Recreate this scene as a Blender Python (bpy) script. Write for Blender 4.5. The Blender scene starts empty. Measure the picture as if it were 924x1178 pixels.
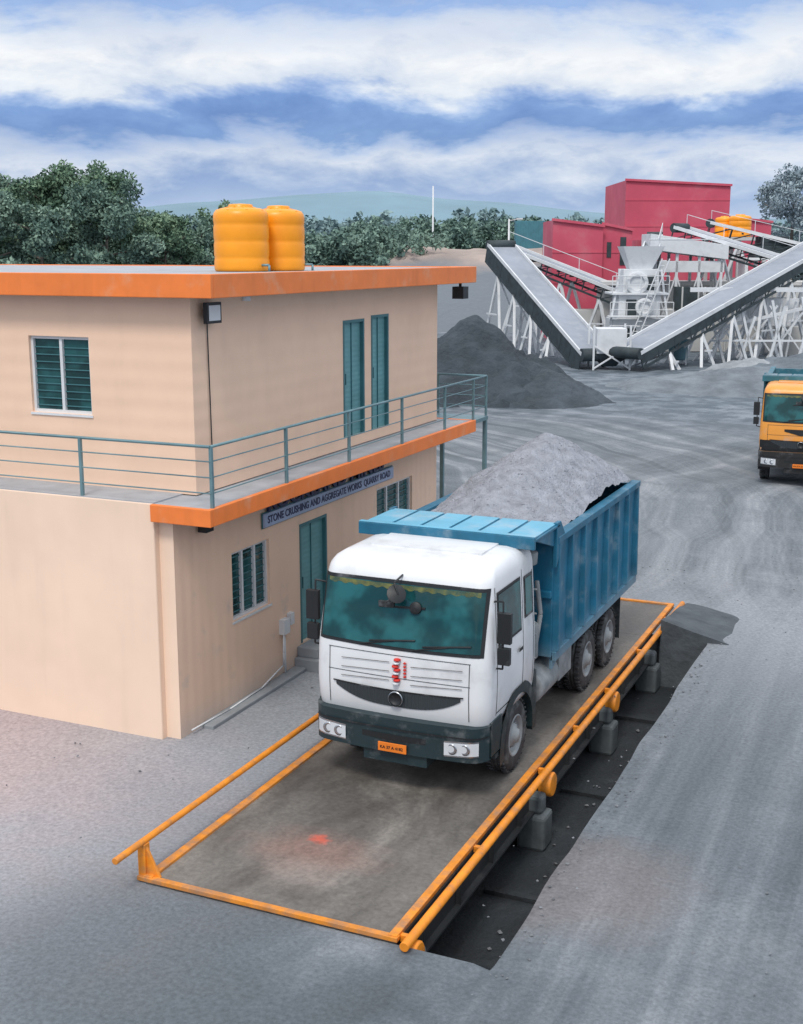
import bpy, math, random
import numpy as np
from mathutils import Vector, Matrix
random.seed(7); rng=np.random.default_rng(7)
R=math.radians
scene=bpy.context.scene
scene.view_settings.view_transform='Standard'
try: scene.view_settings.look='None'
except Exception: pass
scene.view_settings.exposure=0

# ------------------------------------------------------------ node helpers
class NT:
    def __init__(s,tree): s.t=tree; s.n=tree.nodes; s.l=tree.links
    def new(s,typ,**kw):
        n=s.n.new(typ)
        for k,v in kw.items(): setattr(n,k,v)
        return n
    def put(s,sock,val):
        if isinstance(val,bpy.types.NodeSocket): s.l.new(val,sock)
        elif val is not None:
            if isinstance(val,(tuple,list)) and len(val)==3 and sock.type=='RGBA': val=(*val,1)
            sock.default_value=val
    def math(s,op,a,b=None,c=None,clamp=False):
        n=s.new('ShaderNodeMath',operation=op,use_clamp=clamp)
        s.put(n.inputs[0],a); s.put(n.inputs[1],b); s.put(n.inputs[2],c)
        return n.outputs[0]
    def mix(s,f,a,b,mode='MIX'):
        n=s.new('ShaderNodeMixRGB',blend_type=mode)
        s.put(n.inputs[0],f); s.put(n.inputs[1],a); s.put(n.inputs[2],b)
        return n.outputs[0]
    def coord(s,scale=(1,1,1),kind='Object',loc=(0,0,0)):
        tc=s.new('ShaderNodeTexCoord'); m=s.new('ShaderNodeMapping')
        s.l.new(tc.outputs[kind],m.inputs[0]); m.inputs['Scale'].default_value=scale; m.inputs['Location'].default_value=loc
        return m.outputs[0]
    def noise(s,vec,scale,detail=5,rough=.55,dist=0,dim='3D',w=None):
        n=s.new('ShaderNodeTexNoise',noise_dimensions=dim)
        if dim!='1D': s.put(n.inputs['Vector'],vec)
        if w is not None: s.put(n.inputs['W'],w)
        n.inputs['Scale'].default_value=scale; n.inputs['Detail'].default_value=detail
        n.inputs['Roughness'].default_value=rough; n.inputs['Distortion'].default_value=dist
        return n.outputs[0]
    def ramp(s,f,stops,interp='LINEAR'):
        n=s.new('ShaderNodeValToRGB'); cr=n.color_ramp; cr.interpolation=interp
        while len(cr.elements)<len(stops): cr.elements.new(.5)
        for e,(p,c) in zip(cr.elements,stops):
            e.position=p; e.color=(*c,1) if isinstance(c,(tuple,list)) else (c,c,c,1)
        s.put(n.inputs[0],f); return n.outputs[0]
    def smooth(s,v,a,b):
        n=s.new('ShaderNodeMapRange',interpolation_type='SMOOTHSTEP')
        s.put(n.inputs[0],v); n.inputs[1].default_value=a; n.inputs[2].default_value=b
        return n.outputs[0]
    def bump(s,h,strength,dist,normal=None):
        n=s.new('ShaderNodeBump'); s.put(n.inputs['Height'],h)
        n.inputs['Strength'].default_value=strength; n.inputs['Distance'].default_value=dist
        if normal is not None: s.l.new(normal,n.inputs['Normal'])
        return n.outputs[0]

def newmat(name):
    m=bpy.data.materials.new(name); m.use_nodes=True
    t=NT(m.node_tree); b=m.node_tree.nodes['Principled BSDF']
    return m,t,b

def mat(name,col,rough=.6,metal=0,var=.12,vscale=2.0,dust=None,dust_amt=0,dust_scale=1.5,bump=.15,bscale=40,bdist=.01,ribs=None,streak=0,spec=None,lowdust=None,zmix=None):
    m,t,b=newmat(name)
    co=t.coord()
    n=t.noise(co,vscale,3,.6)
    c=t.mix(t.ramp(n,[(.3,0),(.7,1)]),tuple(x*(1-var) for x in col),tuple(min(1,x*(1+var)) for x in col))
    if streak:
        sn=t.noise(t.coord((3,3,.25)),1.0,3,.6)
        c=t.mix(t.math('MULTIPLY',t.smooth(sn,.5,.75),streak),c,tuple(x*.6 for x in col))
    if zmix:
        sep=t.new('ShaderNodeSeparateXYZ'); t.l.new(co,sep.inputs[0])
        c=t.mix(t.smooth(t.math('ADD',sep.outputs[2],t.math('MULTIPLY',n,zmix[3])),zmix[1],zmix[2]),zmix[0],c)
    if dust:
        dn=t.noise(co,dust_scale,5,.65)
        f=t.math('MULTIPLY',t.smooth(dn,.55-.4*dust_amt,.75),min(1,.45+dust_amt*.6))
        if lowdust:
            sep=t.new('ShaderNodeSeparateXYZ'); t.l.new(co,sep.inputs[0])
            g=t.smooth(sep.outputs[2],lowdust[1],lowdust[0])
            f=t.math('MAXIMUM',f,t.math('MULTIPLY',g,t.math('ADD',t.math('MULTIPLY',dn,.9),.15),clamp=True))
        c=t.mix(f,c,dust)
    t.put(b.inputs['Base Color'],c)
    b.inputs['Roughness'].default_value=rough; b.inputs['Metallic'].default_value=metal
    if spec is not None: b.inputs['Specular IOR Level'].default_value=spec
    nrm=None
    if ribs:
        w=t.new('ShaderNodeTexWave',wave_type='BANDS',bands_direction=ribs[0],wave_profile=ribs[3] if len(ribs)>3 else 'SIN')
        t.put(w.inputs['Vector'],co); w.inputs['Scale'].default_value=.314/ribs[1]
        nrm=t.bump(w.outputs['Fac'],ribs[2],.012)
    if bump>=.1:
        nrm=t.bump(t.noise(co,bscale,2,.6),bump,bdist,nrm)
    if nrm is not None: t.l.new(nrm,b.inputs['Normal'])
    return m

# ------------------------------------------------------------ mesh builder
class MB:
    def __init__(s): s.v=[];s.f=[];s.m=[];s.s=[]
    def add(s,vs,fs,mi=0,sm=False):
        o=len(s.v); s.v.extend([tuple(v) for v in vs])
        for f in fs: s.f.append(tuple(i+o for i in f)); s.m.append(mi); s.s.append(sm)
    def box(s,x0,x1,y0,y1,z0,z1,mi=0):
        vs=[(x,y,z) for z in (z0,z1) for y in (y0,y1) for x in (x0,x1)]
        s.add(vs,[(0,2,3,1),(4,5,7,6),(0,1,5,4),(2,6,7,3),(0,4,6,2),(1,3,7,5)],mi)
    def beam(s,p,q,w,h,mi=0):
        p=Vector(p);q=Vector(q);d=(q-p).normalized()
        up=Vector((0,0,1)) if abs(d.z)<.98 else Vector((0,1,0))
        a=d.cross(up).normalized(); b=a.cross(d).normalized()
        vs=[]
        for c in (p,q):
            for i,j in ((-1,-1),(1,-1),(1,1),(-1,1)): vs.append(c+a*(i*w/2)+b*(j*h/2))
        s.add(vs,[(0,3,2,1),(4,5,6,7),(0,1,5,4),(1,2,6,5),(2,3,7,6),(3,0,4,7)],mi)
    def cyl(s,p,q,r,mi=0,n=12,r2=None):
        p=Vector(p);q=Vector(q); r2=r if r2 is None else r2
        s.lathe(p,q-p,[(0,0),(r,0),(r2,(q-p).length),(0,(q-p).length)],mi,n,sharp=True)
    def lathe(s,o,axis,prof,mi=0,n=24,sharp=False):
        o=Vector(o); d=Vector(axis).normalized()
        up=Vector((0,0,1)) if abs(d.z)<.9 else Vector((1,0,0))
        a=d.cross(up).normalized(); b=d.cross(a).normalized()
        vs=[]
        for r,h in prof:
            for k in range(n):
                t=2*math.pi*k/n
                vs.append(o+d*h+(a*math.cos(t)+b*math.sin(t))*max(r,1e-4))
        base=len(s.v); s.v.extend([tuple(v) for v in vs])
        for i in range(len(prof)-1):
            flat=sharp and abs(prof[i][1]-prof[i+1][1])<1e-6
            for k in range(n):
                k2=(k+1)%n
                s.f.append((base+i*n+k,base+i*n+k2,base+(i+1)*n+k2,base+(i+1)*n+k)); s.m.append(mi); s.s.append(not flat)
    def grid(s,fn,nu,nv,mi=0,sm=True):
        vs=[fn(i/nu,j/nv) for j in range(nv+1) for i in range(nu+1)]
        fs=[(j*(nu+1)+i,j*(nu+1)+i+1,(j+1)*(nu+1)+i+1,(j+1)*(nu+1)+i) for j in range(nv) for i in range(nu)]
        s.add(vs,fs,mi,sm)
    def pipe(s,pts,r,mi=0,n=8):
        for a,b in zip(pts,pts[1:]): s.cyl(a,b,r,mi,n)
    def rock(s,x,y,z,r,mi=0):
        vs=[]
        for dx,dy,dz in ((1,0,0),(-1,0,0),(0,1,0),(0,-1,0),(0,0,1),(0,0,-1)):
            k=r*random.uniform(.6,1.3); vs.append((x+dx*k+random.uniform(-.3,.3)*r,y+dy*k+random.uniform(-.3,.3)*r,z+dz*k*.7))
        s.add(vs,[(0,2,4),(2,1,4),(1,3,4),(3,0,4),(2,0,5),(1,2,5),(3,1,5),(0,3,5)],mi)
    def build(s,name,mats,parent=None,loc=(0,0,0),rot=0,bevel=0):
        me=bpy.data.meshes.new(name); me.from_pydata(s.v,[],s.f)
        for m in mats: me.materials.append(m)
        me.polygons.foreach_set('material_index',s.m); me.polygons.foreach_set('use_smooth',s.s)
        me.update()
        ob=bpy.data.objects.new(name,me); scene.collection.objects.link(ob)
        ob.location=loc; ob.rotation_euler=(0,0,rot)
        if parent: ob.parent=parent
        if bevel:
            mod=ob.modifiers.new('bevel','BEVEL'); mod.width=bevel; mod.segments=2; mod.limit_method='ANGLE'; mod.angle_limit=R(50)
        return ob
def empty(name,loc=(0,0,0),rot=0):
    e=bpy.data.objects.new(name,None); scene.collection.objects.link(e); e.location=loc; e.rotation_euler=(0,0,rot); e.empty_display_size=.5
    return e
def text(name,body,size,loc,rot,m,parent,ext=.004,align='LEFT',sx=1):
    cu=bpy.data.curves.new(name,'FONT'); cu.body=body; cu.size=size; cu.extrude=ext; cu.align_x=align; cu.offset=.004*size/.1*0.5
    o=bpy.data.objects.new(name,cu); scene.collection.objects.link(o); o.location=loc; o.rotation_euler=rot; o.scale=(sx,1,1)
    cu.materials.append(m); o.parent=parent; return o

# ------------------------------------------------------------ world
SUN_EL=R(55); SUN_AZ=R(172)
w=bpy.data.worlds.new("World"); scene.world=w; w.use_nodes=True
t=NT(w.node_tree); bg=w.node_tree.nodes['Background']
sky=t.new('ShaderNodeTexSky',sky_type='NISHITA'); sky.sun_disc=False; sky.sun_elevation=SUN_EL; sky.sun_rotation=SUN_AZ
g=t.coord((1,1,1),'Generated')
sep=t.new('ShaderNodeSeparateXYZ'); t.l.new(g,sep.inputs[0]); z=sep.outputs[2]
n1=t.noise(t.coord((4.6,4.6,13),'Generated',(1.3,.4,.2)),1.0,6,.60,.25)
n2=t.noise(t.coord((13,13,30),'Generated',(3,1,5)),1.0,5,.62,.3)
n0=t.noise(t.coord((1.6,1.6,5),'Generated',(9,2,1)),1.0,2,.5)
zz=t.math('ADD',z,t.math('MULTIPLY',t.math('SUBTRACT',n1,.5),.115))
zz=t.math('ADD',zz,t.math('MULTIPLY',t.math('SUBTRACT',n0,.5),.06))
zz=t.math('ADD',zz,t.math('MULTIPLY',t.math('SUBTRACT',n2,.5),.045))
cl=t.ramp(t.math('MULTIPLY',zz,4),[
 (0,(.60,.71,.86)),(.09,(.55,.67,.86)),(.17,(.38,.51,.76)),(.22,(.50,.61,.81)),(.285,(.74,.80,.91)),(.33,(.48,.60,.83)),(.365,(.22,.37,.68)),
 (.44,(.25,.41,.74)),(.475,(.46,.60,.87)),(.52,(.84,.89,.96)),(.64,(.97,.98,1.0)),(.70,(.72,.80,.93)),(.755,(.36,.52,.84)),(.83,(.34,.50,.82)),(.90,(.76,.84,.94)),(1,(.95,.97,1.0))])
sh=t.ramp(n2,[(.32,(.76,.81,.90)),(.55,(1.0,1.0,1.0)),(.7,(1.08,1.07,1.05))])
cl=t.mix(1,cl,sh,'MULTIPLY')
sh2=t.ramp(n1,[(.35,(.78,.83,.92)),(.54,(1.0,1.0,1.0))])
cl=t.mix(1,cl,sh2,'MULTIPLY')
over=t.math('ADD',1.0,t.math('MULTIPLY',t.smooth(z,.22,.6),.38))
comb=t.new('ShaderNodeVectorMath',operation='SCALE'); t.l.new(cl,comb.inputs[0]); t.l.new(t.math('MULTIPLY',over,10),comb.inputs['Scale'])
fin=t.mix(.93,sky.outputs[0],comb.outputs[0])
t.l.new(fin,bg.inputs[0]); bg.inputs[1].default_value=.1
sl=bpy.data.lights.new('sun','SUN'); sl.energy=1.9; sl.angle=R(14); sl.color=(1,.95,.87)
so=bpy.data.objects.new('sun',sl); scene.collection.objects.link(so)
sd=Vector((math.sin(SUN_AZ)*math.cos(SUN_EL),math.cos(SUN_AZ)*math.cos(SUN_EL),math.sin(SUN_EL)))
so.rotation_euler=sd.to_track_quat('Z','Y').to_euler(); so.location=(0,-10,30)

# ------------------------------------------------------------ camera
cd=bpy.data.cameras.new('camera'); cam=bpy.data.objects.new('camera',cd); scene.collection.objects.link(cam)
cam.location=(0,0,7); cam.rotation_euler=(R(90-11.8),0,R(24)); cd.sensor_fit='HORIZONTAL'; cd.sensor_width=36; cd.lens=1430/924*36
cd.clip_start=.1; cd.clip_end=8000; scene.camera=cam

# ------------------------------------------------------------ materials
DUST=(.40,.42,.44)
M={}
M['wall_up']=mat('cream_cladding_upper',(.86,.60,.44),.7,var=.04,vscale=1.2,streak=.07,ribs=('Z',.28,.28),bump=0)
M['wall_lo']=mat('cream_wall_lower',(.87,.61,.45),.75,var=.04,vscale=1.0,streak=.12,ribs=('Y',.24,.22),bump=.1,dust=(.5,.46,.43),dust_amt=0,lowdust=(-.1,.55))
M['wall_fr']=mat('cream_wall_front',(.86,.65,.50),.75,var=.05,vscale=.8,streak=.10,bump=.12)
M['orange']=mat('orange_fascia',(.86,.22,.045),.5,var=.08,streak=.2,bump=0,dust=(.7,.45,.3),dust_amt=.05)
M['concrete']=mat('concrete',(.27,.29,.31),.85,var=.2,vscale=1.5,bump=.4,bscale=25)
M['balc']=mat('balcony_floor',(.36,.38,.41),.8,var=.15,bump=.2)
M['teal']=mat('teal_door',(.13,.32,.34),.5,var=.12,ribs=('Z',.09,.3),bump=0)
M['tealframe']=mat('teal_frame',(.05,.17,.19),.5)
M['rail']=mat('rail_steel',(.15,.26,.29),.45,metal=.2,var=.2)
M['white']=mat('white_frame',(.68,.70,.72),.5,var=.06)
M['black']=mat('black_plastic',(.012,.014,.016),.5,dust=DUST,dust_amt=.03)
M['dark']=mat('dark_steel',(.018,.021,.024),.6,dust=(.07,.07,.07),dust_amt=.2)
M['yellow']=mat('yellow_paint',(.78,.26,.015),.55,var=.15,vscale=5,dust=(.28,.17,.10),dust_amt=.28,dust_scale=6,bump=.3)
M['yellowflat']=mat('worn_yellow_paint',(.72,.25,.02),.65,var=.2,vscale=5,dust=(.20,.165,.14),dust_amt=.45,dust_scale=4,bump=.3)
M['tank']=mat('tank_plastic',(.95,.34,.01),.38,var=.08,bump=0)
def glass(name,c=(.01,.035,.04),rough=.06,spec=.6):
    m,t,b=newmat(name); co=t.coord()
    n=t.noise(co,1.6,3,.6)
    t.put(b.inputs['Base Color'],t.mix(t.smooth(n,.4,.62),c,tuple(x*2.6 for x in c)))
    b.inputs['Roughness'].default_value=rough; b.inputs['Specular IOR Level'].default_value=spec
    t.l.new(t.bump(t.noise(co,2.5,2),.05,.05),b.inputs['Normal'])
    return m
M['glass']=glass('window_glass',(.008,.04,.042)); M['wglass']=glass('windscreen_glass',(.008,.048,.052),.08,.42)

# ------------------------------------------------------------ ground
PX0,PX1,PY0,PY1=-7.9,-3.76,10.62,22.3
def fine(a,b,st,extra):
    n=int(round((b-a)/st)); xs=list(np.linspace(a,b,n+1))
    xs=[x for x in xs if all(abs(x-e)>st*.45 for e in extra)]+list(extra); return sorted(xs)
xs=[-4000,-2000,-1000,-500,-300,-200,-140,-100,-75,-60,-50,-42,-36,-32]+fine(-29,22,.22,[PX0,PX1])+[25,30,36,45,60,80,110,150,220,400,900,2000,4000]
ys=[-500,-200,-100,-50,-25,-12,-4,0,3]+fine(5,62,.22,[PY0,PY1])+[63,65,68,72,77,83,90,98,108,120,135,155,180,220,280,380,550,900,1500,2500,5000]
xs=np.array(xs);ys=np.array(ys)
XX,YY=np.meshgrid(xs,ys)
def vnoise(x,y,s,seed):
    r=np.random.default_rng(seed); T=r.random((64,64)); x=x/s;y=y/s
    xi=np.floor(x).astype(int);yi=np.floor(y).astype(int);fx=x-xi;fy=y-yi
    fx=fx*fx*(3-2*fx);fy=fy*fy*(3-2*fy)
    g=lambda a,b:T[a%64,b%64]
    return (g(xi,yi)*(1-fx)*(1-fy)+g(xi+1,yi)*fx*(1-fy)+g(xi,yi+1)*(1-fx)*fy+g(xi+1,yi+1)*fx*fy)-.5
ZZ=vnoise(XX,YY,6,1)*.10+vnoise(XX,YY,1.7,2)*.025+vnoise(XX,YY,.6,3)*.008
d1=np.hypot(XX+28,YY-27)
# one real pair of wheel ruts sweeping from the weighbridge towards the plant
for rr in (21.2,23.3,25.0,27.1): ZZ-=.035*np.exp(-((d1-rr-vnoise(XX,YY,9,5)*1.5)/.28)**2)*np.clip((YY-25)/5,0,1)
dx=np.maximum(np.maximum(PX0-.3-XX,XX-PX1),0);dy=np.maximum(np.maximum(10-YY,YY-24.6),0)
dd=np.hypot(dx,dy); ZZ*=np.clip(.12+dd/2.5,0,1)
bx=np.maximum(XX+9.9,0);by=np.maximum(14.2-YY,YY-24.5).clip(0); ZZ*=np.clip(.25+np.hypot(bx,by)/1.5,0,1)
ZZ*=np.clip((400-np.hypot(XX,YY))/200,0,1)
edge=np.clip(1-(XX-PX1)/.5,0,1)*(XX>=PX1-1e-6)*(YY>PY0-.3)*(YY<PY1)
ZZ-=edge*(.02+.03*(vnoise(XX,YY,.5,77)+.5))
nx,ny=len(xs),len(ys)
XW_=XX.copy()
m_=(np.abs(XX-PX1)<1e-6)&(YY>PY0+.1)&(YY<PY1-.1); XW_[m_]+=(vnoise(XX,YY,.9,78)*.05)[m_]
verts=np.stack([XW_.ravel(),YY.ravel(),ZZ.ravel()],1)
faces=[]
cx=(xs[:-1]+xs[1:])/2; cy=(ys[:-1]+ys[1:])/2
for j in range(ny-1):
    for i in range(nx-1):
        if PX0<cx[i]<PX1 and PY0<cy[j]<PY1: continue
        a=j*nx+i; faces.append((a,a+1,a+nx+1,a+nx))
def ground_mat():
    m,t,b=newmat('quarry_ground')
    co=t.coord()
    a=t.noise(co,.17,5,.66,.6); bb=t.noise(co,.8,6,.66,.2); f=t.noise(co,18,3,.75)
    v=t.math('ADD',t.math('MULTIPLY',a,.65),t.math('MULTIPLY',bb,.35))
    c=t.ramp(v,[(.38,(.055,.068,.078)),(.46,(.10,.118,.135)),(.53,(.158,.178,.20)),(.60,(.24,.26,.285)),(.69,(.36,.375,.405))])
    sp=t.new('ShaderNodeSeparateXYZ'); t.l.new(co,sp.inputs[0]); X,Y=sp.outputs[0],sp.outputs[1]
    warp=t.math('MULTIPLY',t.noise(co,.12,2),3.0)
    def ring(cx,cy,fr,seed):
        vm=t.new('ShaderNodeVectorMath',operation='DISTANCE'); t.l.new(co,vm.inputs[0]); vm.inputs[1].default_value=(cx,cy,0)
        d=t.math('ADD',vm.outputs['Value'],warp)
        return vm.outputs['Value'],t.noise(None,fr,5,.72,dim='1D',w=t.math('ADD',d,seed))
    d1,r1=ring(-28,27,.8,3); d2,r2=ring(24,34,.7,40)
    far=t.smooth(Y,22,28)
    def blob(cx,cy,r0,r1_,k,am,col):
        nonlocal c
        vm=t.new('ShaderNodeVectorMath',operation='DISTANCE'); t.l.new(co,vm.inputs[0]); vm.inputs[1].default_value=(cx,cy,0)
        q=t.math('SUBTRACT',1,t.smooth(t.math('ADD',vm.outputs['Value'],t.math('MULTIPLY',v,k)),r0,r1_))
        c=t.mix(t.math('MULTIPLY',q,am),c,col)
    blob(1.0,26,7,19,12,.66,(.41,.425,.46))
    patchy=t.smooth(bb,.36,.60)
    m1=t.math('MULTIPLY',far,t.math('SUBTRACT',1,t.smooth(t.math('ABSOLUTE',t.math('SUBTRACT',d1,23)),5,12)))
    m2=t.math('MULTIPLY',far,t.math('SUBTRACT',1,t.smooth(t.math('ABSOLUTE',t.math('SUBTRACT',d2,28)),3,10)))
    c=t.mix(t.math('MULTIPLY',m1,t.math('MULTIPLY_ADD',patchy,.35,.35)),c,t.ramp(r1,[(.36,(.085,.098,.11)),(.5,(.17,.188,.208)),(.64,(.32,.33,.35))]))
    c=t.mix(t.math('MULTIPLY',m2,t.math('MULTIPLY_ADD',patchy,.35,.22)),c,t.ramp(r2,[(.36,(.105,.12,.135)),(.5,(.19,.21,.23)),(.66,(.34,.355,.38))]))
    st=t.noise(t.coord((2.0,.08,1)),1.0,5,.66,.15)
    m3=t.math('MULTIPLY',t.smooth(X,-4.5,-3),t.math('SUBTRACT',1,t.smooth(Y,18,26)))
    c=t.mix(t.math('MULTIPLY',m3,.6),c,t.ramp(st,[(.34,(.085,.10,.115)),(.5,(.135,.155,.175)),(.66,(.215,.235,.26))]))
    blob(-11.5,10.8,6,13,12,.68,(.40,.40,.43))
    blob(-13.2,12.8,5,10.5,9,.66,(.47,.365,.36))
    blob(-9.0,17,4.5,7.5,5,.6,(.33,.35,.38))
    blob(-7.0,9.2,2.8,4.8,4,.55,(.085,.105,.12))
    blob(-3.3,12.6,2.4,3.4,3.4,.4,(.22,.18,.17))
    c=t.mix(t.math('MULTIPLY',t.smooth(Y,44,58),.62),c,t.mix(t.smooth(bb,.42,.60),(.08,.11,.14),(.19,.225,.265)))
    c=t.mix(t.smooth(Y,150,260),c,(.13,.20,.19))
    c=t.mix(1,c,t.ramp(f,[(.30,.74),(.70,1.22)]),'MULTIPLY')
    t.put(b.inputs['Base Color'],c)
    t.put(b.inputs['Roughness'],t.ramp(v,[(.40,.55),(.52,.9)])); b.inputs['Specular IOR Level'].default_value=.3
    h=t.math('ADD',t.math('MULTIPLY',bb,.45),t.math('MULTIPLY',f,.16))
    t.l.new(t.bump(h,.42,.08),b.inputs['Normal'])
    return m
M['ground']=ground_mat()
me=bpy.data.meshes.new('ground'); me.from_pydata(verts.tolist(),[],faces); me.materials.append(M['ground'])
me.polygons.foreach_set('use_smooth',[True]*len(faces)); me.update()
scene.collection.objects.link(bpy.data.objects.new('ground',me))
b=MB()
for k in range(900):
    if k<120: x=PX1+abs(random.gauss(0,.25))+.02; y=random.uniform(10.5,22.5); r=random.uniform(.008,.025)
    elif k<180: x=random.uniform(-4.5,-3.85); y=random.uniform(10.8,22); r=random.uniform(.015,.04)
    else: x=random.uniform(-16,5); y=random.uniform(8.0,34); r=random.uniform(.008,.026)
    if x<-9.4 and y>14: continue
    if -8.2<x<-4.6 and y<25: continue
    z_=-.94 if (k>=120 and k<180) else -.01
    b.rock(x,y,z_+r*.3,r,0)
b.build('loose_stones',[mat('stone_grey',(.17,.18,.195),.9,var=.4,vscale=2)])

# ------------------------------------------------------------ weighbridge
wb=empty('weighbridge')
M['pit']=mat('pit_concrete_shade_wet',(.016,.020,.024),.7,var=.4,vscale=1.2,bump=.5,bscale=12,bdist=.04,dust=(.055,.062,.070),dust_amt=.15,dust_scale=1.3)  # near-black base: the pit's shade and wet are put into the concrete colour
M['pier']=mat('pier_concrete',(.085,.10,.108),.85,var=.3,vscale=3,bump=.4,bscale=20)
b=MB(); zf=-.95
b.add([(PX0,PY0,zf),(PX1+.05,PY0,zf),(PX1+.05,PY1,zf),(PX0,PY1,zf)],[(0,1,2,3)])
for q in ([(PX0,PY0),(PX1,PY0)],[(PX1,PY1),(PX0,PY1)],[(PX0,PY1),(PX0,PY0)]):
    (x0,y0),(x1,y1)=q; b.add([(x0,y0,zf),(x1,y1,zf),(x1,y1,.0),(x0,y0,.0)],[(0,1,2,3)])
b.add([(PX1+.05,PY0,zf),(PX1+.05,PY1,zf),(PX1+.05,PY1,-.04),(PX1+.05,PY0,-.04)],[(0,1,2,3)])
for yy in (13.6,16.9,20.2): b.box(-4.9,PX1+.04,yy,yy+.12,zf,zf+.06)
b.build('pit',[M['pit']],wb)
def deckmat():
    m,t,b=newmat('deck_plate'); co=t.coord()
    n=t.noise(t.coord((1,.5,1)),.8,6,.66,.5); f=t.noise(co,16,3,.7)
    c=t.ramp(n,[(.3,(.068,.062,.056)),(.44,(.118,.108,.098)),(.56,(.185,.17,.153)),(.70,(.29,.265,.24))])
    sp=t.new('ShaderNodeSeparateXYZ'); t.l.new(co,sp.inputs[0])
    for xc in (-7.25,-5.3):
        tr=t.math('SUBTRACT',1,t.smooth(t.math('ABSOLUTE',t.math('SUBTRACT',sp.outputs[0],xc)),.15,.55))
        c=t.mix(t.math('MULTIPLY',tr,t.math('MULTIPLY',n,.6)),c,(.08,.076,.07))
    w3=t.math('MULTIPLY',t.math('SUBTRACT',t.noise(co,3,4),.5),.8)
    for (x,y,r0,r1,cc,am) in ((-6.5,12.0,.03,1.2,(.34,.19,.155),.5),(-6.55,12.3,.02,.19,(.70,.10,.05),.65),(-6.4,11.5,.1,.8,(.36,.30,.27),.4)):
        vm=t.new('ShaderNodeVectorMath',operation='DISTANCE'); t.l.new(t.coord((1,1.6,1)),vm.inputs[0]); vm.inputs[1].default_value=(x,y*1.6,.06)
        k=t.math('SUBTRACT',1,t.smooth(t.math('ADD',vm.outputs['Value'],w3),r0,r1))
        c=t.mix(t.math('MULTIPLY',k,am),c,cc)
    c=t.mix(1,c,t.ramp(f,[(.3,.78),(.7,1.18)]),'MULTIPLY')
    t.put(b.inputs['Base Color'],c); t.put(b.inputs['Roughness'],t.ramp(n,[(.35,.45),(.6,.8)]))
    t.l.new(t.bump(t.math('ADD',t.math('MULTIPLY',n,.7),t.math('MULTIPLY',f,.3)),.4,.03),b.inputs['Normal'])
    return m
DX0,DX1,DY0,DY1=-7.92,-4.80,10.64,24.25
b=MB()
yy=DY0
while yy<DY1-.01:
    y2=min(DY1,yy+2.27); b.box(DX0,DX1,yy+.002,y2-.002,-.02,.05); yy=y2
b.build('deck',[deckmat()],wb,bevel=.004)
b=MB()
b.box(DX1-.09,DX1+.01,DY0,DY1,.03,.085); b.box(DX0-.02,DX0+.09,DY0,DY1,.03,.085)
b.box(DX0-.1,DX1+.02,DY0-.02,DY0+.06,.02,.072); b.box(DX0,DX1,DY1-.08,DY1+.02,.03,.08)
b.build('edge_flanges',[M['yellowflat']],wb,bevel=.006)
b=MB()
b.cyl((-4.645,DY0-.15,.075),(-4.645,DY1+.1,.075),.052,n=16)
for yy in (10.75,12.9,15.4,17.1,18.9,21.1,23.3): b.box(-4.79,-4.65,yy-.03,yy+.03,-.02,.06)
for yy in (10.72,15.4,18.9,23.3): b.lathe((-4.74,yy,-.15),(1,0,0),[(0,0),(.17,0),(.17,.15),(.15,.17),(0,.17)],0,24,True)
b.cyl((-7.98,DY0-.45,.46),(-7.98,17.5,.46),.040,n=16)
for yy in (10.72,17.2):
    b.box(-8.03,-7.93,yy-.05,yy+.05,.0,.44)
    b.add([(-7.93,yy-.02,.05),(-7.76,yy-.02,.06),(-7.93,yy-.02,.40),(-7.93,yy+.02,.05),(-7.76,yy+.02,.06),(-7.93,yy+.02,.40)],[(0,1,2),(3,5,4),(1,4,5,2)])
b.build('guide_rails',[M['yellow']],wb,bevel=.006)
b=MB()
b.box(-4.84,-4.80,DY0,PY1,-.42,-.021); b.box(-7.85,-4.85,DY0+.05,DY0+.1,-.4,-.021)
b.box(-4.9,-4.72,DY0,PY1,-.45,-.421)
yy=DY0+.6
while yy<PY1: b.box(-4.80,-4.74,yy,yy+.02,-.42,-.03); yy+=1.1
for x in (-6.9,-5.9): b.box(x,x+.15,DY0,PY1,-.42,-.021)
b.build('side_beams',[M['dark']],wb)
b=MB()
for yy in (10.95,15.15,18.75,21.9):
    b.box(-4.95,-4.55,yy-.20,yy+.20,zf-.01,-.46)
    b.box(-4.88,-4.62,yy-.12,yy+.12,-.46,-.2)
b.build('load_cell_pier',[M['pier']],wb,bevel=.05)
b=MB()
def eb(u,v):
    x=-4.62+1.25*u; y=22.22+2.6*v
    h=(.26-.26*u)*(1-v)**.8+.05*(1-u)*(1-v)
    n=float(vnoise(np.array([x*1.+20]),np.array([y*1.]),.5,51)[0])*.06
    if v==0: return (x,y+.02,h+n*.5)
    return (x,y,h+n*min(1,(1-v)*3)-.03*v-.02*u)
b.grid(eb,14,18,0)
b.grid(lambda u,v:(-4.62+1.25*u,22.22+.02*v-(1-v)*.05,zf+(eb(u,0)[2]-zf)*v),14,4,0)
b.build('end_block',[mat('end_block_soil',(.075,.088,.10),.9,var=.3,vscale=2,bump=.5,bscale=8,bdist=.04)],wb)

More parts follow.
